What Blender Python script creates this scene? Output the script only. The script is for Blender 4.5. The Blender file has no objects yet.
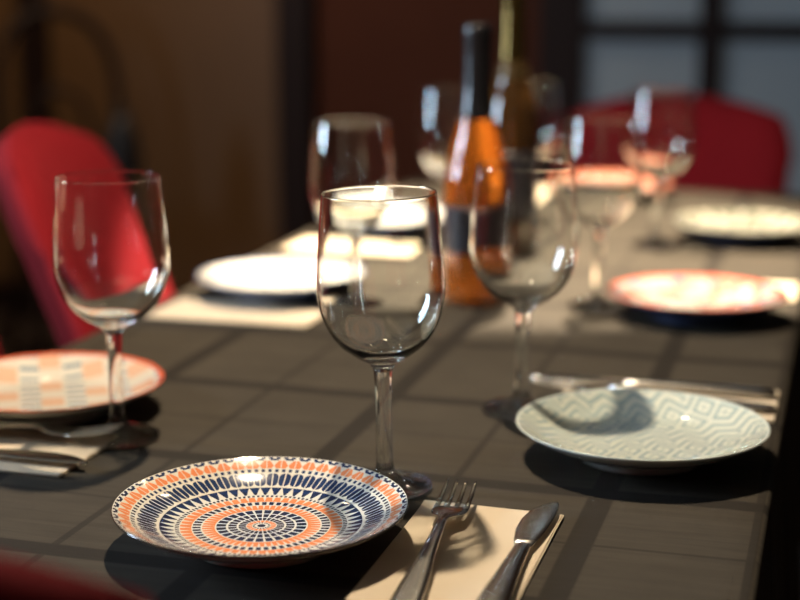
import bpy, bmesh, math, random
from mathutils import Vector, Matrix
random.seed(7)
R = math.radians
S = bpy.context.scene
COL = S.collection

# ------------------------------------------------------------------ camera, light, exposure
# world axes: X runs across the table, Y along it, table top at Z = .75
TOP = 0.75
cd = bpy.data.cameras.new('camera'); cam = bpy.data.objects.new('camera', cd); COL.objects.link(cam)
cam.location = (0, 0, TOP + 0.38)
cam.rotation_euler = (R(90 - 12), 0, R(16))
cd.sensor_width = 36; cd.lens = 1550 / 800 * 36
cd.clip_start = 0.02
cd.dof.use_dof = True; cd.dof.focus_distance = 1.07; cd.dof.aperture_fstop = 3.0
S.camera = cam

w = bpy.data.worlds.new('world'); S.world = w; w.use_nodes = True
w.node_tree.nodes['Background'].inputs[0].default_value = (0.02, 0.022, 0.03, 1)
w.node_tree.nodes['Background'].inputs[1].default_value = 0.3

vs = S.view_settings
vs.view_transform = 'Standard'; vs.look = 'None'; vs.exposure = 0.0; vs.gamma = 1.0
vs.use_curve_mapping = False
S.cycles.use_denoising = True
S.cycles.max_bounces = 14; S.cycles.transmission_bounces = 14; S.cycles.glossy_bounces = 6
S.cycles.sample_clamp_indirect = 60.0
S.cycles.blur_glossy = 0.0

LAMP_WARM = (1.0, 0.82, 0.60)
DAY_COOL = (0.62, 0.80, 1.0)

def add_light(name, kind, loc, energy, color, **kw):
    l = bpy.data.lights.new(name, kind); l.energy = energy; l.color = color
    for k, v in kw.items(): setattr(l, k, v)
    o = bpy.data.objects.new(name, l); COL.objects.link(o); o.location = loc
    return o

# daylight through the window opening in the left wall
WINDOWS = [(0.66, 1.10)]          # y range of the opening, z from 0.97 to 2.1
for i, (a, b) in enumerate(WINDOWS):
    o = add_light('daylight', 'AREA', (-2.94, (a + b) / 2, 1.535), 100, DAY_COOL, shape='RECTANGLE', size=1.13, size_y=b - a)
    o.rotation_euler = (0, R(-90), 0)

# ------------------------------------------------------------------ helpers
def prop(o, label=None, cat=None, group=None, kind=None):
    if label: o['label'] = label
    if cat: o['category'] = cat
    if group: o['group'] = group
    if kind: o['kind'] = kind
    return o

def mesh_obj(name, verts, faces, mats, parent=None, smooth=True, midx=None, loc=None, rot=None):
    me = bpy.data.meshes.new(name)
    me.from_pydata([tuple(v) for v in verts], [], faces)
    if not isinstance(mats, (list, tuple)): mats = [mats]
    for m in mats: me.materials.append(m)
    if midx:
        for p, i in zip(me.polygons, midx): p.material_index = i
    bm = bmesh.new(); bm.from_mesh(me); bmesh.ops.recalc_face_normals(bm, faces=bm.faces); bm.to_mesh(me); bm.free()
    for p in me.polygons: p.use_smooth = smooth
    o = bpy.data.objects.new(name, me); COL.objects.link(o)
    if parent: o.parent = parent
    if loc: o.location = loc
    if rot: o.rotation_euler = rot
    return o

def thing(name, loc, rz=0, label=None, cat=None, group=None):
    o = bpy.data.objects.new(name, None); COL.objects.link(o)
    o.location = loc; o.rotation_euler = (0, 0, rz); o.empty_display_size = 0.05
    return prop(o, label, cat, group)

def copy_tree(o, parent=None):
    c = o.copy(); COL.objects.link(c)
    if parent: c.parent = parent
    for ch in o.children: copy_tree(ch, c)
    return c

def lathe(prof, seg=64):
    """Surface of revolution; points with r == 0 become poles. prof: (r, z) from one end to the other."""
    V, F, rows = [], [], []
    for r, z in prof:
        if r < 1e-9: rows.append([len(V)]); V.append((0, 0, z))
        else:
            rows.append(list(range(len(V), len(V) + seg)))
            for k in range(seg):
                a = 2 * math.pi * k / seg; V.append((r * math.cos(a), r * math.sin(a), z))
    for a, b in zip(rows, rows[1:]):
        for k in range(seg):
            j = (k + 1) % seg
            if len(a) == 1 and len(b) == 1: continue
            if len(a) == 1: F.append((a[0], b[k], b[j]))
            elif len(b) == 1: F.append((a[k], a[j], b[0]))
            else: F.append((a[k], a[j], b[j], b[k]))
    return V, F

def catmull(pts, n=6):
    out = []
    P = [pts[0]] + list(pts) + [pts[-1]]
    for i in range(1, len(P) - 2):
        p0, p1, p2, p3 = P[i - 1], P[i], P[i + 1], P[i + 2]
        for k in range(n):
            t = k / n
            out.append(tuple(0.5 * (2 * b + (c - a) * t + (2 * a - 5 * b + 4 * c - d) * t * t + (3 * b - a - 3 * c + d) * t ** 3)
                             for a, b, c, d in zip(p0, p1, p2, p3)))
    out.append(tuple(pts[-1]))
    return out

def box_data(x0, x1, y0, y1, z0, z1, bev=0.0):
    bm = bmesh.new(); bmesh.ops.create_cube(bm, size=1)
    for v in bm.verts:
        v.co = Vector(((x0 + x1) / 2 + v.co.x * (x1 - x0), (y0 + y1) / 2 + v.co.y * (y1 - y0), (z0 + z1) / 2 + v.co.z * (z1 - z0)))
    if bev: bmesh.ops.bevel(bm, geom=bm.edges[:], offset=bev, segments=2, affect='EDGES', profile=0.6)
    bm.verts.ensure_lookup_table()
    V = [tuple(v.co) for v in bm.verts]; F = [tuple(v.index for v in f.verts) for f in bm.faces]
    bm.free(); return V, F

def box(name, x0, x1, y0, y1, z0, z1, mat, parent=None, bev=0.0, smooth=False):
    V, F = box_data(x0, x1, y0, y1, z0, z1, bev)
    return mesh_obj(name, V, F, mat, parent, smooth)

def sweep(stations, n=12, power=2.6):
    """stations: (y, x_centre, z_centre, half_width, half_thickness) - a flattened bar along Y with round ends."""
    V, F, rows = [], [], []
    for (y, xc, zc, hw, ht) in stations:
        row = []
        for k in range(n):
            a = 2 * math.pi * k / n; c, s = math.cos(a), math.sin(a)
            row.append(len(V))
            V.append((xc + hw * math.copysign(abs(c) ** (2 / power), c), y, zc + ht * math.copysign(abs(s) ** (2 / power), s)))
        rows.append(row)
    for a, b in zip(rows, rows[1:]):
        for k in range(n): F.append((a[k], a[(k + 1) % n], b[(k + 1) % n], b[k]))
    F.append(tuple(rows[0])); F.append(tuple(reversed(rows[-1])))
    return V, F

def tube(path, rad, n=12, closed=False):
    V, F, rows = [], [], []
    P = [Vector(p) for p in path]
    for i, p in enumerate(P):
        t = (P[min(i + 1, len(P) - 1)] - P[max(i - 1, 0)]).normalized()
        ref = Vector((0, 0, 1)) if abs(t.z) < 0.9 else Vector((1, 0, 0))
        a = t.cross(ref).normalized(); b = t.cross(a).normalized()
        r = rad[i] if isinstance(rad, (list, tuple)) else rad
        rows.append(list(range(len(V), len(V) + n)))
        for k in range(n):
            q = 2 * math.pi * k / n; V.append(tuple(p + (a * math.cos(q) + b * math.sin(q)) * r))
    for a, b in zip(rows, rows[1:]):
        for k in range(n): F.append((a[k], a[(k + 1) % n], b[(k + 1) % n], b[k]))
    F.append(tuple(rows[0])); F.append(tuple(reversed(rows[-1])))
    return V, F

# ------------------------------------------------------------------ node expressions
NT = None
class X:
    def __init__(s, sock): s.s = sock
    def __add__(a, b): return mop('ADD', a, b)
    def __radd__(a, b): return mop('ADD', b, a)
    def __sub__(a, b): return mop('SUBTRACT', a, b)
    def __rsub__(a, b): return mop('SUBTRACT', b, a)
    def __mul__(a, b): return mop('MULTIPLY', a, b)
    def __rmul__(a, b): return mop('MULTIPLY', b, a)
    def __truediv__(a, b): return mop('DIVIDE', a, b)
    def __lt__(a, b): return mop('LESS_THAN', a, b)
    def __gt__(a, b): return mop('GREATER_THAN', a, b)
def link_in(sock, v):
    if isinstance(v, X): NT.links.new(v.s, sock)
    else: sock.default_value = v
def mop(op, a, b=None, c=None):
    n = NT.nodes.new('ShaderNodeMath'); n.operation = op
    link_in(n.inputs[0], a)
    if b is not None: link_in(n.inputs[1], b)
    if c is not None: link_in(n.inputs[2], c)
    return X(n.outputs[0])
fract = lambda a: mop('FRACT', a)
absx = lambda a: mop('ABSOLUTE', a)
floorx = lambda a: mop('FLOOR', a)
sqrtx = lambda a: mop('SQRT', a)
minx = lambda a, b: mop('MINIMUM', a, b)
maxx = lambda a, b: mop('MAXIMUM', a, b)
def tri(a): return absx(fract(a) - 0.5) * 2            # 0 at the middle of a cell, 1 at its borders
def band(r, a, b): return (r > a) * (r < b)
def smooth(e0, e1, x):
    n = NT.nodes.new('ShaderNodeMapRange'); n.interpolation_type = 'SMOOTHSTEP'
    link_in(n.inputs[0], x); n.inputs[1].default_value = e0; n.inputs[2].default_value = e1
    return X(n.outputs[0])
def coords(kind='Object'):
    tc = NT.nodes.new('ShaderNodeTexCoord'); sx = NT.nodes.new('ShaderNodeSeparateXYZ')
    NT.links.new(tc.outputs[kind], sx.inputs[0])
    return X(sx.outputs[0]), X(sx.outputs[1]), X(sx.outputs[2]), tc.outputs[kind]
def noise(vec, scale, detail=3, rough=0.5, stretch=None):
    if stretch:
        m = NT.nodes.new('ShaderNodeMapping'); NT.links.new(vec, m.inputs[0]); m.inputs['Scale'].default_value = stretch; vec = m.outputs[0]
    n = NT.nodes.new('ShaderNodeTexNoise'); NT.links.new(vec, n.inputs['Vector'])
    n.inputs['Scale'].default_value = scale; n.inputs['Detail'].default_value = detail; n.inputs['Roughness'].default_value = rough
    return X(n.outputs[0])
def rgb(c):
    n = NT.nodes.new('ShaderNodeRGB'); n.outputs[0].default_value = (*c, 1); return X(n.outputs[0])
def mixc(f, a, b):
    n = NT.nodes.new('ShaderNodeMix'); n.data_type = 'RGBA'
    link_in(n.inputs[0], f)
    for s, v in ((n.inputs[6], a), (n.inputs[7], b)):
        if isinstance(v, X): NT.links.new(v.s, s)
        else: s.default_value = (*v, 1)
    return X(n.outputs[2])
def bump(h, strength=0.2, dist=0.001):
    n = NT.nodes.new('ShaderNodeBump'); n.inputs['Strength'].default_value = strength; n.inputs['Distance'].default_value = dist
    link_in(n.inputs['Height'], h); return X(n.outputs[0])
def mat(name, color=None, rough=0.5, metal=0.0, fn=None, **kw):
    global NT
    m = bpy.data.materials.new(name); m.use_nodes = True; NT = m.node_tree
    b = NT.nodes['Principled BSDF']
    b.inputs['Roughness'].default_value = rough; b.inputs['Metallic'].default_value = metal
    if color: b.inputs['Base Color'].default_value = (*color, 1)
    for k, v in kw.items(): b.inputs[k.replace('_', ' ')].default_value = v
    if fn: fn(b)
    return m
def setc(b, c): link_in(b.inputs['Base Color'], c)
def setn(b, n): link_in(b.inputs['Normal'], n)

# ------------------------------------------------------------------ materials: room
def f_floor(b):
    x, y, z, v = coords()
    n = noise(v, 3, 4, 0.6, (1, 8, 1)); setc(b, mixc(n, (0.020, 0.012, 0.008), (0.045, 0.026, 0.016)))
M_floor = mat('dark_floor_boards', rough=0.5, fn=f_floor)
def f_wall(b):
    x, y, z, v = coords()
    n = noise(v, 4, 5, 0.6); setc(b, mixc(n, (0.058, 0.015, 0.007), (0.082, 0.022, 0.010)))
    setn(b, bump(noise(v, 60, 3), 0.15, 0.004))
M_wall = mat('dark_maroon_plaster', rough=0.85, fn=f_wall, Specular_IOR_Level=0.2)
def f_amber(b):
    x, y, z, v = coords()
    n = noise(v, 9, 4, 0.6, (6, 6, 0.7)); setc(b, mixc(n, (0.105, 0.048, 0.015), (0.15, 0.070, 0.023)))
    setn(b, bump(n, 0.15, 0.003))
M_amber = mat('brown_wood_panel', rough=0.55, fn=f_amber)
def f_dkw(b):
    x, y, z, v = coords()
    n = noise(v, 14, 4, 0.6, (5, 5, 0.6)); setc(b, mixc(n, (0.011, 0.0045, 0.003), (0.022, 0.009, 0.006)))
M_dark = mat('dark_stained_wood', rough=0.6, fn=f_dkw, Specular_IOR_Level=0.2)
M_plain = mat('brown_plaster', (0.10, 0.06, 0.04), 0.9)
M_ceil = mat('cream_ceiling_paint', (0.30, 0.24, 0.18), 0.9)
def f_pane(b):
    x, y, z, v = coords('Generated')
    n = noise(v, 2.5, 3, 0.5)
    c = mixc(n, (0.20, 0.22, 0.23), (0.36, 0.42, 0.47))
    setc(b, (0.25, 0.28, 0.30, 1)); link_in(b.inputs['Emission Color'], c); b.inputs['Emission Strength'].default_value = 0.09  # pane's own glow replaces daylight coming through it
M_pane = mat('frosted_window_pane', rough=0.35, fn=f_pane)

# ------------------------------------------------------------------ room shell
def struct(o): o['kind'] = 'structure'; return o
XL, XR, YF, YB, ZC = -2.9, 2.4, -1.6, 4.6, 2.7
struct(box('floor', XL - .1, XR + .1, YF - .1, YB + .1, -.1, 0, M_floor))
struct(box('ceiling', XL - .1, XR + .1, YF - .1, YB + .1, ZC, ZC + .1, M_ceil))
struct(box('wall_right', XR, XR + .1, YF, YB, 0, ZC, M_plain))
struct(box('wall_front', XL, XR, YF - .1, YF, 0, ZC, M_plain))
# left wall with its window opening
def wall_left():
    V, F = [], []
    ys = [YF]
    for a, b in WINDOWS: ys += [a, b]
    ys.append(YB)
    for i in range(len(ys) - 1):
        opening = i % 2 == 1
        for z0, z1 in (((0, 0.97), (2.1, ZC)) if opening else ((0, ZC),)):
            v, f = box_data(XL - .1, XL, ys[i], ys[i + 1], z0, z1)
            F += [tuple(k + len(V) for k in q) for q in f]; V += v
    return struct(mesh_obj('wall_left', V, F, M_plain, smooth=False))
wall_left()
for k, (a, b) in enumerate(WINDOWS):
    o = struct(box('window_%d' % (k + 1), XL - .04, XL + .02, a - .06, a, 0.91, 2.16, M_dark))
    box('frame_jamb', XL - .04, XL + .02, b, b + .06, 0.91, 2.16, M_dark, o)
    box('frame_head', XL - .04, XL + .02, a, b, 2.1, 2.16, M_dark, o)
    box('transom', XL - .03, XL + .01, a, b, 1.48, 1.54, M_dark, o)
    box('sill', XL - .04, XL + .05, a, b, 0.91, 0.97, M_dark, o)

wb = struct(box('wall_back', XL, XR, YB, YB + .1, 0, ZC, M_wall))
# wide brown wood panels on the left of the back wall, with dark battens between
for (a, b) in ((-2.89, -2.60), (-2.49, -1.71)):
    box('panel', a, b, YB - .03, YB - .002, 0.1, 2.5, M_amber, wb, .006)
for (a, b) in ((-2.595, -2.495), (-1.705, -1.595)):
    box('batten', a, b, YB - .05, YB - .002, 0, ZC - .01, M_dark, wb, .004)
struct(box('baseboard_back', XL + .01, -0.95, YB - .055, YB - .051, 0, .1, M_dark))

# glazed door in the back wall: dark stiles and rails, frosted panes with weak emission standing in for daylight beyond
dr = struct(box('door_1', -0.88, -0.745, YB - .07, YB - .004, 0, 2.3, M_dark, None, .004))
box('stile', -0.415, -0.35, YB - .07, YB - .004, 0, 2.3, M_dark, dr, .004)
box('stile', 0.00, 0.13, YB - .07, YB - .004, 0, 2.3, M_dark, dr, .004)
zr = [(0, .16), (.935, .99), (1.56, 1.62), (2.22, 2.3)]
for (a, b) in ((-.745, -.415), (-.35, .0)):
    for z0, z1 in zr: box('rail', a, b, YB - .065, YB - .004, z0, z1, M_dark, dr, .004)
    for k in range(3): box('pane', a, b, YB - .035, YB - .027, zr[k][1], zr[k + 1][0], M_pane, dr)

# ------------------------------------------------------------------ table and cloth
TX0, TX1, TY0, TY1 = -0.765, -0.036, 0.795, 2.76
TC = (TX0 + TX1) / 2
t = thing('dining_table', (TC, (TY0 + TY1) / 2, 0), 0, 'long dark wood dining table under the grey checked cloth', 'table')
hx, hy = (TX1 - TX0) / 2 - .004, (TY1 - TY0) / 2 - .004
box('tabletop', -hx, hx, -hy, hy, TOP - .034, TOP - .004, M_dark, t)
box('apron', -hx + .06, hx - .06, -hy + .06, hy - .06, TOP - .11, TOP - .034, M_dark, t)
for py in (1.54, 2.32):                              # two pedestal columns under the middle line
    V, F = lathe([(.035, TOP - .11), (.035, .05), (.05, .03)], 32)
    mesh_obj('pedestal', [(a, b + py - (TY0 + TY1) / 2, c) for a, b, c in V], F, M_dark, t)
    V, F = lathe([(0, .031), (.05, .03), (.11, .018), (.12, .006), (.12, 0), (0, 0)], 40)
    mesh_obj('base', [(a, b + py - (TY0 + TY1) / 2, c) for a, b, c in V], F, M_dark, t)

def f_cloth(b):
    x, y, z, v = coords()
    # printed check: wide and thin lines alternate in both directions (metres)
    def lines(c, off, per, wide, thin, thin2):
        c0 = c - off
        d1 = absx(fract(c0 / per + 0.5) - 0.5) * per
        d2 = absx(fract(c0 / per) - 0.5) * per
        wob = noise(v, 40, 2)
        return maxx(smooth(wide / 2 + .0012, wide / 2 - .0012, d1), smooth(thin / 2 + .0008, thin / 2 - .0008, d2) * thin2)
    lx = lines(x, -0.157, 0.2275, 0.019, 0.006, 0.8)
    ly = lines(y, 1.095, 0.2150, 0.020, 0.004, 0.65)
    mask = maxx(lx, ly)
    weave = noise(v, 900, 2, 0.6)
    slub = noise(v, 60, 4, 0.65, (0.12, 2.2, 1))
    blot = noise(v, 14, 4, 0.6)
    base = mixc(smooth(0.25, 0.75, slub * 0.6 + blot * 0.4), (0.034, 0.0285, 0.0215), (0.057, 0.048, 0.0365))
    dark = mixc(blot, (0.014, 0.0115, 0.0095), (0.019, 0.0155, 0.0125))
    c = mixc(mask * 0.9, base, dark)
    c = mixc(weave * 0.25, c, (0.016, 0.014, 0.011))
    setc(b, c)
    setn(b, bump(weave * 0.5 + slub, 0.35, 0.0006))
M_cloth = mat('grey_checked_table_cloth', rough=0.8, fn=f_cloth, Specular_IOR_Level=0.12)

def tablecloth():
    """Top sheet, rounded over the edge, then a hanging skirt with soft folds; real thickness on the skirt."""
    nx, ny, rad, drop = 36, 104, 0.006, 0.24
    x0, x1, y0, y1 = TX0, TX1, TY0, TY1
    V, F = [], []
    def wrinkle(x, y):
        return 0.0007 * math.sin(x * 21 + y * 5) * math.sin(y * 9 - x * 4)
    idx = {}
    for i in range(nx + 1):
        for j in range(ny + 1):
            x = x0 + rad + (x1 - x0 - 2 * rad) * i / nx; y = y0 + rad + (y1 - y0 - 2 * rad) * j / ny
            edge = i in (0, nx) or j in (0, ny)
            idx[i, j] = len(V); V.append((x, y, TOP + (0 if edge else wrinkle(x, y))))
    for i in range(nx):
        for j in range(ny): F.append((idx[i, j], idx[i + 1, j], idx[i + 1, j + 1], idx[i, j + 1]))
    loop = [(i, 0) for i in range(nx)] + [(nx, j) for j in range(ny)] + [(i, ny) for i in range(nx, 0, -1)] + [(0, j) for j in range(ny, 0, -1)]
    prev = [idx[p] for p in loop]
    L = len(loop)
    steps = [(rad * (1 - math.cos(a)) , rad * math.sin(a)) for a in (R(30), R(60), R(90))]
    rings = [(s, d, 0) for d, s in [(dz, ox) for dz, ox in steps]]
    rings = [(rad * math.sin(R(a)), rad * (1 - math.cos(R(a))), 0.0) for a in (30, 60, 90)] + [(rad, drop * k / 5, k / 5) for k in range(1, 6)]
    for (o, dz, fold) in rings:
        cur = []
        for q, (i, j) in enumerate(loop):
            bx, by, _ = V[idx[i, j]]
            nxv = (-1 if i == 0 else 1 if i == nx else 0); nyv = (-1 if j == 0 else 1 if j == ny else 0)
            ln = math.hypot(nxv, nyv) or 1
            amp = fold * (0.010 + 0.009 * math.sin(q * 0.62) + 0.005 * math.sin(q * 1.9))
            cur.append(len(V)); V.append((bx + nxv * (o + amp) / (ln ** 0.5), by + nyv * (o + amp) / (ln ** 0.5), TOP - dz))
        for q in range(L): F.append((prev[q], prev[(q + 1) % L], cur[(q + 1) % L], cur[q]))
        prev = cur
    o = mesh_obj('tablecloth', V, F, M_cloth)
    m = o.modifiers.new('thickness', 'SOLIDIFY'); m.thickness = 0.0008; m.offset = -1
    return prop(o, 'grey brown checked cloth draped over the long dining table', 'tablecloth')
cloth = tablecloth()

# ------------------------------------------------------------------ plates
CREAM = (0.74, 0.70, 0.60); NAVY = (0.012, 0.020, 0.075); ORANGE = (0.80, 0.20, 0.055)
def polar():
    x, y, z, v = coords()
    r = sqrtx(x * x + y * y) * 10.0                                    # 1 at the rim (radius .1 m)
    th = mop('ARCTAN2', y, x) / (2 * math.pi)
    return x, y, r, th, v
def f_mandala(b):
    x, y, r, th, v = polar()
    N = 54
    t54 = tri(th * N); t27 = tri(th * 27); t108 = tri(th * 108); t18 = tri(th * 18)
    t54b = tri(th * N + 0.5)
    navy = band(r, 0.0, 0.028)
    navy = maxx(navy, band(r, .045, .06) * (t18 < .6))
    for a, bb in ((.105, .155), (.168, .225), (.24, .305)):
        navy = maxx(navy, band(r, a, bb) * (t27 < .76))
    navy = maxx(navy, band(r, .41, .465) * (t54b < .62))
    navy = maxx(navy, band(r, .555, .582) * (t108 < .55))
    leaf = band(r, .59, .685) * (t54b < (r - .565) * 8.2)
    navy = maxx(navy, leaf)
    q = (r - .768) / .066
    petal = ((t54 * t54 * 1.1 + q * q * q * q) < 0.98) * (t54 > .10)
    navy = maxx(navy, petal)
    navy = maxx(navy, band(r, .845, .872) * (t108 < .5))
    navy = maxx(navy, band(r, .955, .972) * (t54 < .55))
    navy = maxx(navy, band(r, .968, .986) * (t108 < .55))
    org = band(r, .065, .10) * (t18 < .8)
    org = maxx(org, band(r, .315, .40) * (t54 < (1.02 - (r - .315) * 5)))
    org = maxx(org, band(r, .472, .548) * (t54 < (1.0 - (r - .472) * 5)))
    arrow = band(r, .880, .953) * (t54b < (0.98 - absx(r - .905) * 12)) * (t54b > .06)
    org = maxx(org, arrow)
    ring = r > .991
    smudge = noise(v, 120, 2)
    c = mixc(org, CREAM, mixc(smudge, (0.83, 0.29, 0.12), (0.74, 0.23, 0.09)))
    c = mixc(navy, c, mixc(smudge, NAVY, (0.02, 0.05, 0.13)))
    c = mixc(ring, c, (0.035, 0.022, 0.014))
    setc(b, c)
def f_zigzag(b):
    x, y, r, th, v = polar()
    t = tri(x * 38)                                       # zigzag across
    ban = floorx(y * 26)
    odd = fract(ban * 0.5) * 2
    yy = fract(y * 26)
    dia = absx(yy - 0.5) * 2
    z1 = fract(y * 78 + t * 0.9)
    z2 = fract((dia + t) * 1.6 + 0.2)
    line = mixc(odd > 0.5, rgb((1, 1, 1)), rgb((0, 0, 0)))
    p = (z1 < .42) * (1 - odd) + (z2 < .45) * odd
    c = mixc(p, (0.60, 0.62, 0.53), (0.30, 0.38, 0.38))
    c = mixc((r > .975), c, (0.60, 0.66, 0.62))
    setc(b, c)
def f_check(b):
    x, y, r, th, v = polar()
    ci = floorx(x / 0.0195 + 0.4); ri = floorx(y / 0.026)
    par = fract(ci * 0.5) * 2; rp = fract((ri + floorx(ci * 0.5)) * 0.5) * 2
    fine = tri(x * 260)
    dash = band(fract(y / 0.0175), .30, .62) * (fract(x / 0.0195 + 0.4) > .12) * (0.55 + 0.45 * (fine < .6))
    c = mixc(dash * par, (0.62, 0.59, 0.52), (0.10, 0.19, 0.28))
    peach = (1 - par) * rp
    c = mixc(peach * 0.85, c, (0.64, 0.38, 0.25))
    c = mixc((1 - par) * (1 - rp) * .15, c, (0.62, 0.45, 0.34))
    c = mixc(r > .955, c, (0.62, 0.12, 0.06))
    setc(b, c)
def f_patch(b):
    x, y, r, th, v = polar()
    n1 = noise(v, 48, 1); n2 = noise(v, 62, 1, 0.5, (1, 1, 1.7))
    c = mixc(smooth(.50, .56, n1), (0.38, 0.34, 0.30), (0.37, 0.15, 0.11))
    c = mixc(smooth(.60, .64, n2), c, (0.10, 0.16, 0.30))
    c = mixc(r > .94, c, (0.46, 0.10, 0.06))
    setc(b, c)
def f_olive(b):
    x, y, r, th, v = polar()
    n1 = noise(v, 70, 1); t = tri(th * 20)
    c = mixc(smooth(.50, .60, n1), (0.30, 0.285, 0.23), (0.04, 0.043, 0.034))
    c = mixc(band(r, .82, .95) * (t < .5), c, (0.10, 0.11, 0.08))
    setc(b, c)
def f_white(b):
    x, y, r, th, v = polar()
    t = tri(th * 30)
    c = mixc(band(r, .62, .90) * (t < .35) * 0.5, (0.50, 0.48, 0.44), (0.27, 0.30, 0.37))
    c = mixc(r > .97, c, (0.12, 0.16, 0.27))
    setc(b, c)
def f_coral(b):
    x, y, r, th, v = polar()
    n1 = noise(v, 55, 1)
    c = mixc(smooth(.48, .58, n1), (0.42, 0.37, 0.31), (0.42, 0.18, 0.12))
    c = mixc(r > .80, c, (0.45, 0.15, 0.09))
    setc(b, c)
GL = dict(rough=0.07, Coat_Weight=0.6, Coat_Roughness=0.04)
M_mandala = mat('glazed_mandala_print', fn=f_mandala, **GL)
M_zigzag = mat('glazed_teal_zigzag_print', fn=f_zigzag, **GL)
M_check = mat('glazed_peach_blue_check_print', fn=f_check, **GL)
M_patch = mat('glazed_coral_patch_print', fn=f_patch, **GL)
M_olive = mat('glazed_olive_leaf_print', fn=f_olive, **GL)
M_white = mat('glazed_white_print', fn=f_white, **GL)
M_coral = mat('glazed_coral_rim_print', fn=f_coral, **GL)
M_under = mat('cream_glazed_underside', (0.50, 0.46, 0.38), **GL)
M_under_grey = mat('pale_grey_glazed_underside', (0.50, 0.53, 0.48), **GL)
M_under_blue = mat('blue_glazed_underside', (0.06, 0.09, 0.20), **GL)

TOPP = catmull([(0.0, 0.0105), (0.030, 0.0106), (0.052, 0.0112), (0.066, 0.0135), (0.080, 0.0185), (0.091, 0.0238), (0.0985, 0.0274)], 5)
RIM = [(0.0995, 0.0278), (0.1, 0.0270), (0.0994, 0.0260)]
BOT = catmull([(0.0975, 0.0243), (0.088, 0.0185), (0.075, 0.0125), (0.062, 0.0075), (0.052, 0.0052)], 4) + [(0.0, 0.0050)]
PLATE_V, PLATE_F = lathe(TOPP + RIM + BOT, 96)
N_TOP = (len(TOPP) + len(RIM) - 1) * 96 - 0
FOOT_V, FOOT_F = lathe([(0.047, 0.0070), (0.0475, 0.0012), (0.0485, 0.0), (0.0515, 0.0), (0.0525, 0.0012), (0.056, 0.0072)], 64)
ZP = TOP + 0.0012
def plate(loc, rz, top, under, name, label, group='printed dinner plates'):
    t = thing(name, (loc[0], loc[1], ZP), rz, label, 'plate', group)
    pole = 96
    cut = (len(TOPP) - 1 + len(RIM)) * 96
    mi = [0 if k < cut else 1 for k in range(len(PLATE_F))]
    mesh_obj('dish', PLATE_V, PLATE_F, [top, under], t, True, mi)
    mesh_obj('foot_ring', FOOT_V, FOOT_F, under, t)
    return t
plate((-0.365, 0.932), R(15), M_mandala, M_under, 'dinner_plate', 'plate with orange and navy mandala print and thin dark rim')
plate((-0.142, 1.193), R(20), M_zigzag, M_under_grey, 'dinner_plate', 'pale teal plate with zigzag and diamond line print')
plate((-0.659, 1.181), R(30), M_check, M_under_grey, 'dinner_plate', 'plate with peach and blue check print and red orange rim')
plate((-0.149, 1.727), R(10), M_patch, M_under_blue, 'dinner_plate', 'plate with mottled coral and blue print and coral rim')
plate((-0.134, 2.249), R(40), M_olive, M_under_blue, 'dinner_plate', 'cream plate with dark olive blotched print')
plate((-0.634, 1.696), R(0), M_white, M_under_blue, 'dinner_plate', 'white plate with blue underside, the one nearer the check plate')
plate((-0.645, 2.175), R(8), M_white, M_under_blue, 'dinner_plate', 'white plate with blue underside, the one farther from the check plate')
plate((-0.375, 2.616), R(0), M_coral, M_under_grey, 'dinner_plate', 'plate with broad coral rim at the red chair end of table')

# ------------------------------------------------------------------ wine glasses
M_glass = mat('clear_glass', (0.985, 0.995, 0.99), 0.0, IOR=1.5)
NT = M_glass.node_tree
_g = NT.nodes.new('ShaderNodeBsdfGlass'); _g.inputs['Color'].default_value = (0.99, 1.0, 0.997, 1)
_g.inputs['Roughness'].default_value = 0.0; _g.inputs['IOR'].default_value = 1.47
NT.links.new(_g.outputs[0], NT.nodes['Material Output'].inputs[0])
M_foot = mat('clear_glass_foot')
NT = M_foot.node_tree
_g = NT.nodes.new('ShaderNodeBsdfGlass'); _g.inputs['Color'].default_value = (0.99, 1.0, 0.997, 1); _g.inputs['IOR'].default_value = 1.47
_t = NT.nodes.new('ShaderNodeBsdfTransparent'); _t.inputs[0].default_value = (0.97, 0.985, 0.98, 1)
_m = NT.nodes.new('ShaderNodeMixShader'); _m.inputs[0].default_value = 0.8
NT.links.new(_t.outputs[0], _m.inputs[1]); NT.links.new(_g.outputs[0], _m.inputs[2]); NT.links.new(_m.outputs[0], NT.nodes['Material Output'].inputs[0])
G_FOOT = [(0, 0.0), (0.033, 0.0), (0.0345, 0.0008), (0.0347, 0.0018), (0.0335, 0.0028)] + catmull([(0.030, 0.0034), (0.020, 0.0052), (0.0115, 0.0085), (0.0075, 0.0135), (0.0062, 0.020)], 5)
G_STEM = catmull([(0.0062, 0.020), (0.0058, 0.035), (0.0056, 0.055), (0.0059, 0.075), (0.0070, 0.088)], 5)
G_OUT = catmull([(0.0070, 0.088), (0.0105, 0.0935), (0.0190, 0.0985), (0.0300, 0.1065), (0.0392, 0.1185), (0.0447, 0.1330), (0.0466, 0.1470), (0.0460, 0.1640), (0.0444, 0.1850), (0.0428, 0.2030), (0.0417, 0.2160)], 5) + [(0.04165, 0.2164)]
G_RIM = [(0.0416, 0.2168), (0.0412, 0.2171), (0.0409, 0.2168), (0.0409, 0.2164), (0.04095, 0.2158)]
G_IN = catmull([(0.0420, 0.2030), (0.0436, 0.1850), (0.0452, 0.1640), (0.0457, 0.1470), (0.0437, 0.1338), (0.0380, 0.1200), (0.0285, 0.1087), (0.0170, 0.1020), (0.0070, 0.0996)], 5) + [(0.0, 0.0992)]
GLASS = [('foot', lathe(G_FOOT, 72)), ('stem', lathe(G_STEM, 72)), ('bowl', lathe(G_OUT + G_RIM + G_IN, 72))]
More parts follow.
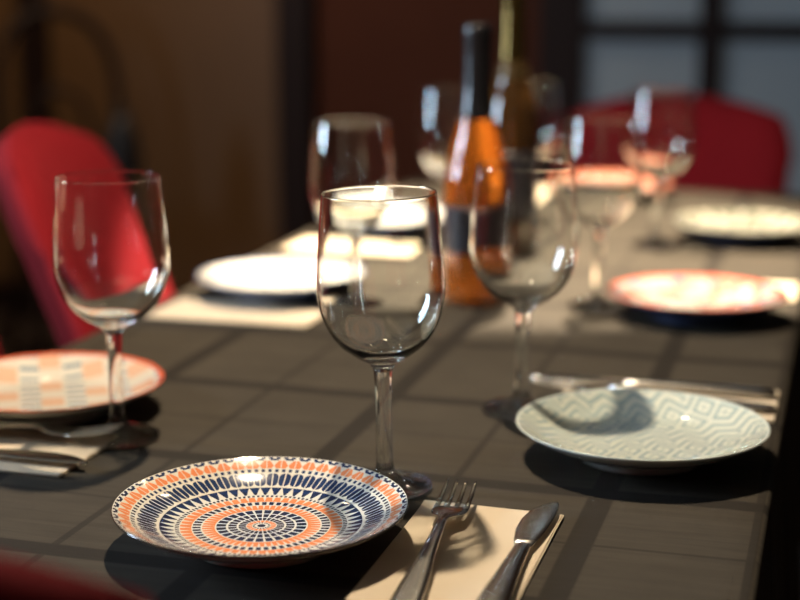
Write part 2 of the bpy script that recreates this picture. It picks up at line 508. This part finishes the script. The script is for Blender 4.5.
def wine_glass():
    t = thing('wine_glass', (0, 0, TOP + .001), 0, 'x', 'wine glass', 'wine glasses on the table')
    for n, (V, F) in GLASS:
        o = mesh_obj(n, V, F, M_foot if n == 'foot' else M_glass, t)
        if n == 'foot' or n == 'stem':        # outward normals on an open shell
            me = o.data
            up = sum(p.normal.dot(Vector((p.center.x, p.center.y, 0))) for p in me.polygons)
            if up < 0: me.flip_normals()
        o.cycles.is_caustics_caster = True
    return t
g0 = wine_glass()
for k, (gx, gy, lab, tilt) in enumerate([
        (-0.316, 1.062, 'wine glass standing behind the orange and navy mandala plate', 1.1),
        (-0.260, 1.295, 'wine glass standing beside the pale teal zigzag plate', 0),
        (-0.566, 1.124, 'wine glass standing beside the peach and blue check plate', 0),
        (-0.520, 1.620, 'wine glass beside the white plate nearer the check plate', 0),
        (-0.533, 2.111, 'wine glass beside the white plate farther from the check plate', 0),
        (-0.455, 2.285, 'wine glass in front of the broad coral rimmed plate', 0),
        (-0.262, 1.740, 'wine glass beside the mottled coral and blue plate', 0),
        (-0.246, 2.172, 'wine glass beside the dark olive blotched plate', 0)]):
    g = g0 if k == 0 else copy_tree(g0)
    g.location = (gx, gy, TOP + .0012); g.rotation_euler = (0, R(-tilt), 0); g['label'] = lab
    g.scale = (1.01, 1.01, 1.025) if tilt else (1, 1, 1)

# ------------------------------------------------------------------ napkins and cutlery
def f_nap(b):
    x, y, z, v = coords()
    n = noise(v, 700, 2); m = noise(v, 25, 3)
    setc(b, mixc(m, (0.53, 0.44, 0.32), (0.60, 0.50, 0.37))); setn(b, bump(n, 0.3, 0.0004))
M_nap = mat('beige_paper_napkin', rough=0.9, fn=f_nap)
def sheet(x0, x1, y0, y1, z0, z1, warp, nx=10, ny=16):
    V, F = [], []
    for s, zz in ((0, z0), (1, z1)):
        for i in range(nx + 1):
            for j in range(ny + 1):
                a, c = i / nx, j / ny
                x = x0 + (x1 - x0) * a; y = y0 + (y1 - y0) * c
                V.append((x, y, zz + warp(a, c)))
    st = (nx + 1) * (ny + 1); I = lambda s, i, j: s * st + i * (ny + 1) + j
    for s in (0, 1):
        for i in range(nx):
            for j in range(ny): F.append((I(s, i, j), I(s, i + 1, j), I(s, i + 1, j + 1), I(s, i, j + 1)))
    for i in range(nx):
        F.append((I(0, i, 0), I(0, i + 1, 0), I(1, i + 1, 0), I(1, i, 0))); F.append((I(0, i, ny), I(0, i + 1, ny), I(1, i + 1, ny), I(1, i, ny)))
    for j in range(ny):
        F.append((I(0, 0, j), I(0, 0, j + 1), I(1, 0, j + 1), I(1, 0, j))); F.append((I(0, nx, j), I(0, nx, j + 1), I(1, nx, j + 1), I(1, nx, j)))
    return V, F
def napkin(loc, rz, label, hw=0.051, hl=0.095):
    t = thing('paper_napkin', (loc[0], loc[1], TOP + .0012), rz, label, 'napkin', 'folded beige paper napkins')
    V, F = sheet(-hw, hw, -hl, hl, 0.0, 0.0007, lambda a, c: 0.0)
    mesh_obj('under_fold', V, F, M_nap, t, False)
    V, F = sheet(-hw, hw - .001, -hl + .001, hl - .0015, 0.0008, 0.0016, lambda a, c: 0.0012 * (max(0, c - .85) / .15) ** 2 * (1 - a))
    mesh_obj('top_fold', V, F, M_nap, t, False)
    return t
ZN = TOP + .0012 + .0018
M_steel = mat('polished_steel', (0.66, 0.64, 0.60), 0.2, 1.0)
def fork_parts():
    P = []
    # along local Y: handle end at 0, tine tips at .2
    P.append(('handle', sweep([(0.0, 0, .0035, .003, .0010), (.003, 0, .0035, .0075, .0016), (.012, 0, .0036, .0100, .0020), (.035, 0, .0045, .0092, .0022),
                               (.070, 0, .0065, .0062, .0024), (.100, 0, .0090, .0042, .0026), (.122, 0, .0108, .0034, .0026), (.136, 0, .0105, .0036, .0022)])))
    P.append(('head', sweep([(.133, 0, .0107, .0032, .0020), (.138, 0, .0100, .0060, .0013), (.143, 0, .0092, .0105, .0011), (.149, 0, .0083, .0124, .0010), (.156, 0, .0078, .0128, .0009), (.160, 0, .0077, .0127, .0009)])))
    for k in range(4):
        x = -.0105 + .007 * k
        P.append(('tine', sweep([(.158, x, .0078, .0023, .0009), (.168, x * 1.0, .0080, .0021, .0010), (.182, x * .99, .0094, .0017, .0010), (.195, x * .98, .0122, .0012, .0009), (.200, x * .98, .0136, .0006, .0005)], 8)))
    return P
def knife_parts():
    P = []
    P.append(('handle', sweep([(0.0, 0, .0042, .003, .0012), (.003, 0, .0042, .0085, .0030), (.015, 0, .0044, .0108, .0038), (.050, 0, .0048, .0095, .0038),
                               (.085, 0, .0048, .0072, .0036), (.110, 0, .0046, .0060, .0034), (.122, 0, .0044, .0058, .0030), (.126, 0, .0042, .0054, .0022)], 16, 2.2)))
    P.append(('blade', sweep([(.122, 0.000, .0042, .0054, .0016), (.134, -.0003, .0042, .0080, .0011), (.152, -.0005, .0042, .0103, .0010), (.172, .0003, .0042, .0108, .0009),
                              (.188, .0020, .0042, .0095, .0008), (.198, .0043, .0042, .0066, .0007), (.205, .0068, .0042, .0032, .0006), (.208, .0082, .0042, .0006, .0003)], 14)))
    return P
FORK, KNIFE = fork_parts(), knife_parts()
def cutlery(name, parts, loc, rz, label, z=ZN):
    t = thing(name, (loc[0], loc[1], z), rz, label, 'fork' if 'fork' in name else 'knife', 'steel forks' if 'fork' in name else 'steel knives')
    for n, (V, F) in parts: mesh_obj(n, [(a, q * 1.09, c) for a, q, c in V], F, M_steel, t)
    return t
napkin((-0.227, 0.941), R(0), 'beige napkin under fork and knife beside the mandala plate')
cutlery('dinner_fork', FORK, (-0.238, 0.832), R(4.2), 'steel fork lying tines up beside the mandala plate')
cutlery('dinner_knife', KNIFE, (-0.187, 0.820), R(1.0), 'steel table knife beside the mandala plate')
# left side setting: its napkin lies towards the table end
napkin((-0.657, 1.065), R(90), 'beige napkin under fork and knife beside the check plate')
cutlery('dinner_fork', FORK, (-0.770, 1.086), R(-86), 'steel fork on the napkin beside the check plate')
cutlery('dinner_knife', KNIFE, (-0.775, 1.036), R(-88), 'steel table knife on the napkin beside the check plate')
# right side setting
napkin((-0.139, 1.367), R(90), 'beige napkin behind the pale teal zigzag plate')
cutlery('dinner_fork', FORK, (-0.044, 1.342), R(88), 'steel fork on the napkin behind the pale teal plate')
cutlery('dinner_knife', KNIFE, (-0.046, 1.390), R(90), 'steel table knife reaching past the napkin behind the teal plate')
# further settings
napkin((-0.645, 1.595), R(90), 'beige napkin beside the white plate nearer the check plate')
napkin((-0.140, 1.885), R(90), 'beige napkin behind the mottled coral and blue plate')
napkin((-0.645, 2.035), R(90), 'beige napkin beside the white plate farther from the check plate')
napkin((-0.530, 2.610), R(0), 'beige napkin beside the broad coral rimmed plate')

# ------------------------------------------------------------------ bottles
M_amber_glass = mat('orange_wine_in_glass', (0.52, 0.14, 0.014), 0.05, Transmission_Weight=0.7, IOR=1.4, Coat_Weight=1.0, Coat_Roughness=0.02)
M_foil = mat('black_foil', (0.012, 0.012, 0.014), 0.22, 0.3, Coat_Weight=0.5)
M_label_dark = mat('black_paper_label', (0.010, 0.012, 0.018), 0.35)
M_gold = mat('gold_paper_band', (0.05, 0.032, 0.012), 0.3, 0.6)
M_oldgold = mat('dark_gold_foil', (0.10, 0.065, 0.02), 0.10, 0.9)
M_green_glass = mat('olive_brown_bottle_glass', (0.03, 0.014, 0.004), 0.05, Transmission_Weight=0.1, IOR=1.45, Coat_Weight=1.0, Coat_Roughness=0.02)
def bottle(loc, prof, body_mat, foil, label_z, lab_mat, label, name='wine_bottle'):
    t = thing(name, (loc[0], loc[1], TOP + .001), 0, label, 'bottle', 'bottles on the table')
    pr = catmull(prof, 6)
    V, F = lathe([(0, .004), (prof[0][0] * .6, .002)] + pr + [(0, prof[-1][1])], 64)
    mesh_obj('body', V, F, body_mat, t)
    def rad(z):
        for (r0, z0), (r1, z1) in zip(pr, pr[1:]):
            if z0 <= z <= z1 and z1 > z0: return r0 + (r1 - r0) * (z - z0) / (z1 - z0)
        return pr[-1][0]
    def sleeve(n, z0, z1, off, m, cap=False):
        pts = [(rad(z0 + (z1 - z0) * k / 16) + off, z0 + (z1 - z0) * k / 16) for k in range(17)]
        if cap: pts += [(pts[-1][0] - .0015, z1 + .0012), (0, z1 + .0014)]
        inner = [(rad(z0) + .0001, z0)]
        V, F = lathe(inner + pts + ([] if cap else [(rad(z1) + .0001, z1)]), 64)
        return mesh_obj(n, V, F, m, t)
    sleeve('foil_capsule', foil[0], prof[-1][1], .0006, foil[2], True)
    if foil[1]: sleeve('neck_band', foil[0] - foil[1], foil[0], .0004, M_gold)
    sleeve('label', label_z[0], label_z[1], .0004, lab_mat)
    return t
P1 = [(0.0340, 0.001), (0.0372, 0.004), (0.0380, 0.010), (0.0380, 0.060), (0.0378, 0.120), (0.0360, 0.150), (0.0310, 0.175), (0.0240, 0.200), (0.0185, 0.222), (0.0160, 0.245), (0.0152, 0.285), (0.0162, 0.308), (0.0162, 0.319)]
bottle((-0.405, 1.732), P1, M_amber_glass, (0.214, 0.0, M_foil), (0.062, 0.115), M_label_dark, 'clear bottle of orange wine with black foil neck and black label')
P2 = [(0.0330, 0.001), (0.0360, 0.004), (0.0365, 0.010), (0.0365, 0.100), (0.0360, 0.170), (0.0330, 0.205), (0.0240, 0.235), (0.0170, 0.262), (0.0150, 0.290), (0.0146, 0.330), (0.0150, 0.345), (0.0150, 0.352)]
bottle((-0.418, 1.990), P2, M_green_glass, (0.262, 0.02, M_oldgold), (0.06, 0.15), M_label_dark, 'taller dark olive bottle with gold neck behind the orange bottle')

# ------------------------------------------------------------------ slip-covered red chairs
def f_red(b):
    x, y, z, v = coords()
    n = noise(v, 9, 3); f = noise(v, 500, 2)
    setc(b, mixc(n, (0.135, 0.0030, 0.006), (0.165, 0.004, 0.008))); setn(b, bump(f, 0.25, 0.001))
M_red = mat('red_fabric', rough=0.9, fn=f_red, Specular_IOR_Level=0.15)
def pad(w, h, th, rc_top, rc_bot, bulge, lean=0.0, curve=0.0, nx=24, nz=28):
    """Upholstered panel in the XZ plane (thickness along Y), rounded top corners, soft edges. Bottom centre at the origin."""
    V, F = [], []
    def half(z):
        r = rc_top
        if z > h - r:
            q = (z - (h - r)) / r; return w / 2 - r * 0.62 * (1 - math.sqrt(max(0, 1 - q * q)))
        return w / 2 - 0.02 * (1 - z / h)
    def topz(a):   # gently arched top
        return h - 0.035 * abs(a) ** 2.6
    I = {}
    for s in (-1, 1):
        for i in range(nx + 1):
            for k in range(nz + 1):
                a = -1 + 2 * i / nx; c = k / nz
                a2 = math.sin(a * math.pi / 2) * 0.35 + a * 0.65
                z = topz(a2) * (c * 0.75 + 0.25 * math.sin(c * math.pi / 2))
                x = a2 * half(z)
                e = max(0.0, 1 - abs(a2) ** 8) ** 0.5 * max(0.0, 1 - max(0, (c - .0)) ** 14) ** 0.5
                y = s * (th / 2) * e * (1 + bulge * (1 - a2 * a2) * math.sin(c * math.pi)) - curve * a2 * a2 + lean * (z / h) ** 1.4
                I[s, i, k] = len(V); V.append((x, y, z))
    for s in (-1, 1):
        for i in range(nx):
            for k in range(nz): F.append((I[s, i, k], I[s, i + 1, k], I[s, i + 1, k + 1], I[s, i, k + 1]))
    for k in range(nz):
        for i in (0, nx): F.append((I[-1, i, k], I[-1, i, k + 1], I[1, i, k + 1], I[1, i, k]))
    for i in range(nx):
        for k in (0, nz): F.append((I[-1, i, k], I[-1, i + 1, k], I[1, i + 1, k], I[1, i, k]))
    return V, F
def red_chair(loc, rz, top, label, width=0.43, rc=0.10, lean=0.10):
    """Origin on the floor below the seat middle; faces local -Y, backrest at +Y."""
    t = thing('upholstered_chair', (loc[0], loc[1], 0), rz, label, 'chair', 'red upholstered chairs')
    V, F = pad(width, top - 0.40, 0.07, rc, 0.02, 0.25, lean, 0.03)
    mesh_obj('backrest', V, F, M_red, t, loc=(0, 0.20, 0.40))
    V, F = box_data(-width / 2 + .01, width / 2 - .01, -0.21, 0.19, 0.385, 0.47, 0.025)
    mesh_obj('seat', V, F, M_red, t)
    V, F = box_data(-width / 2 + .03, width / 2 - .03, -0.19, 0.20, 0.335, 0.384, 0.004)
    mesh_obj('seat_frame', V, F, M_dark, t, False)
    for sx in (-1, 1):
        for sy, yy in ((-1, -0.17), (1, 0.18)):
            V, F = tube([(sx * (width / 2 - .055), yy, 0.334), (sx * (width / 2 - .045), yy + sy * .03, 0.0)], [0.020, 0.014], 10)
            mesh_obj('leg', V, F, M_dark, t)
    return t
red_chair((-0.67, 1.89), R(104), 0.935, 'red upholstered chair drawn up to the white plates', 0.45, 0.13, 0.17)
red_chair((-0.645, 1.24), R(90), 0.935, 'red upholstered chair drawn up to the check plate', 0.43, 0.12, 0.12)
red_chair((-0.330, 2.78), R(-4), 0.897, 'red upholstered chair at the far end, before the glazed door', 0.45, 0.13, 0.08)
red_chair((-0.455, 0.75), R(180), 0.923, 'dark red upholstered chair in shade at the mandala plate end', 0.43, 0.10, 0.06)

# ------------------------------------------------------------------ dim things by the back wall
t = thing('bentwood_chair', (-2.12, 4.02, 0), R(40), 'dark bentwood chair with hooped back against the brown panels', 'chair')
V, F = lathe([(0, .44), (.19, .44), (.205, .45), (.205, .465), (.19, .475), (0, .47)], 40); mesh_obj('seat', V, F, M_dark, t)
arch = [(-.17, .16, .46), (-.18, .20, .68), (-.165, .23, .87), (-.10, .25, .98), (0, .255, 1.01), (.10, .25, .98), (.165, .23, .87), (.18, .20, .68), (.17, .16, .46)]
V, F = tube(catmull(arch, 8), .017, 12); mesh_obj('back_hoop', V, F, M_dark, t)
arch2 = [(-.09, .17, .46), (-.095, .205, .62), (-.07, .225, .74), (0, .235, .78), (.07, .225, .74), (.095, .205, .62), (.09, .17, .46)]
V, F = tube(catmull(arch2, 8), .010, 10); mesh_obj('inner_hoop', V, F, M_dark, t)
for sx in (-1, 1):
    for sy in (-1, 1):
        V, F = tube([(sx * .13, sy * .13, .45), (sx * .18, sy * .18, 0)], [.017, .013], 10); mesh_obj('leg', V, F, M_dark, t)
M_black = mat('black_leather', (0.010, 0.006, 0.005), 0.5)
t = thing('rounded_bundle', (-1.99, 4.05, .476), R(20), 'dark rounded bundle resting on the bentwood chair seat', 'bag')
V, F = lathe(catmull([(0.0, 0.0), (.045, .001), (.052, .03), (.054, .12), (.046, .19), (.026, .235), (0.0, .25)], 5), 32)
mesh_obj('body', [(x, y * .7, z) for x, y, z in V], F, M_black, t)
V, F = tube(catmull([(-.03, 0, .225), (-.02, 0, .262), (0, 0, .272), (.02, 0, .262), (.03, 0, .225)], 5), .005, 8); mesh_obj('handle', V, F, M_black, t)

# ------------------------------------------------------------------ pendant lamps over the table (above the frame)
M_shade = mat('black_enamel_shade', (0.02, 0.02, 0.02), 0.4, 0.0)
M_bulb = mat('lit_bulb', (1, 0.9, 0.7), 0.3)
_b = M_bulb.node_tree.nodes['Principled BSDF']; _b.inputs['Emission Color'].default_value = (1, 0.80, 0.52, 1); _b.inputs['Emission Strength'].default_value = 60
M_cord = mat('black_cord', (0.01, 0.01, 0.01), 0.6)
def pendant(loc, energy, label, cone=150):
    x, y, z = loc
    t = thing('pendant_lamp', (x, y, z), 0, label, 'lamp', 'pendant lamps over the table')
    V, F = lathe(catmull([(0.105, 0.0), (0.100, 0.03), (0.080, 0.07), (0.045, 0.10), (0.022, 0.115)], 5) + [(0.0, 0.118)], 48)
    o = mesh_obj('shade', V, F, M_shade, t); m = o.modifiers.new('thickness', 'SOLIDIFY'); m.thickness = 0.0015
    V, F = tube([(0, 0, 0.118), (0, 0, ZC - z - .02)], 0.003, 8); mesh_obj('cord', V, F, M_cord, t)
    V, F = lathe([(0, ZC - z - .025), (.045, ZC - z - .022), (.05, ZC - z)], 32); mesh_obj('ceiling_rose', V, F, M_shade, t)
    V, F = lathe(catmull([(0.0, 0.030), (0.014, 0.034), (0.020, 0.048), (0.016, 0.066), (0.012, 0.085)], 4) + [(0.0, 0.10)], 24); mesh_obj('bulb', V, F, M_bulb, t)
    l = add_light('lamp_light', 'SPOT', (0, 0, 0.012), energy, LAMP_WARM, shadow_soft_size=0.018, spot_size=R(cone), spot_blend=0.6 if cone > 100 else 0.25)
    l.parent = t; l.data.cycles.is_caustics_light = True
    return t
pendant((-0.53, 1.460, TOP + 1.00), 82, 'black pendant lamp over the near half of the table')
pendant((-0.43, 2.18, TOP + 1.00), 390, 'black pendant lamp over the far half of the table', 64)

# unseen ceiling spot, added to brighten the brown panels
t = thing('wall_fill_spot', (-1.95, 3.55, ZC), 0, 'round ceiling spot added to brighten the brown wall panels', 'lamp')
V, F = lathe([(.035, -.002), (.052, -.006), (.056, -.001), (.056, 0.0)], 32); mesh_obj('trim_ring', V, F, M_shade, t)
V, F = lathe([(0, -.003), (.034, -.003), (.034, 0)], 32); mesh_obj('lens', V, F, M_bulb, t)
l = add_light('wall_fill_light', 'SPOT', (0, 0, -.012), 110, LAMP_WARM, shadow_soft_size=0.03, spot_size=R(100), spot_blend=0.8)
l.parent = t; l.rotation_euler = (R(18), 0, 0)

# surfaces that catch the light focused by the glasses
cloth.cycles.is_caustics_receiver = True
for o in bpy.data.objects:
    if o.type == 'MESH' and o.name.split('.')[0] in ('dish', 'under_fold', 'top_fold'): o.cycles.is_caustics_receiver = True
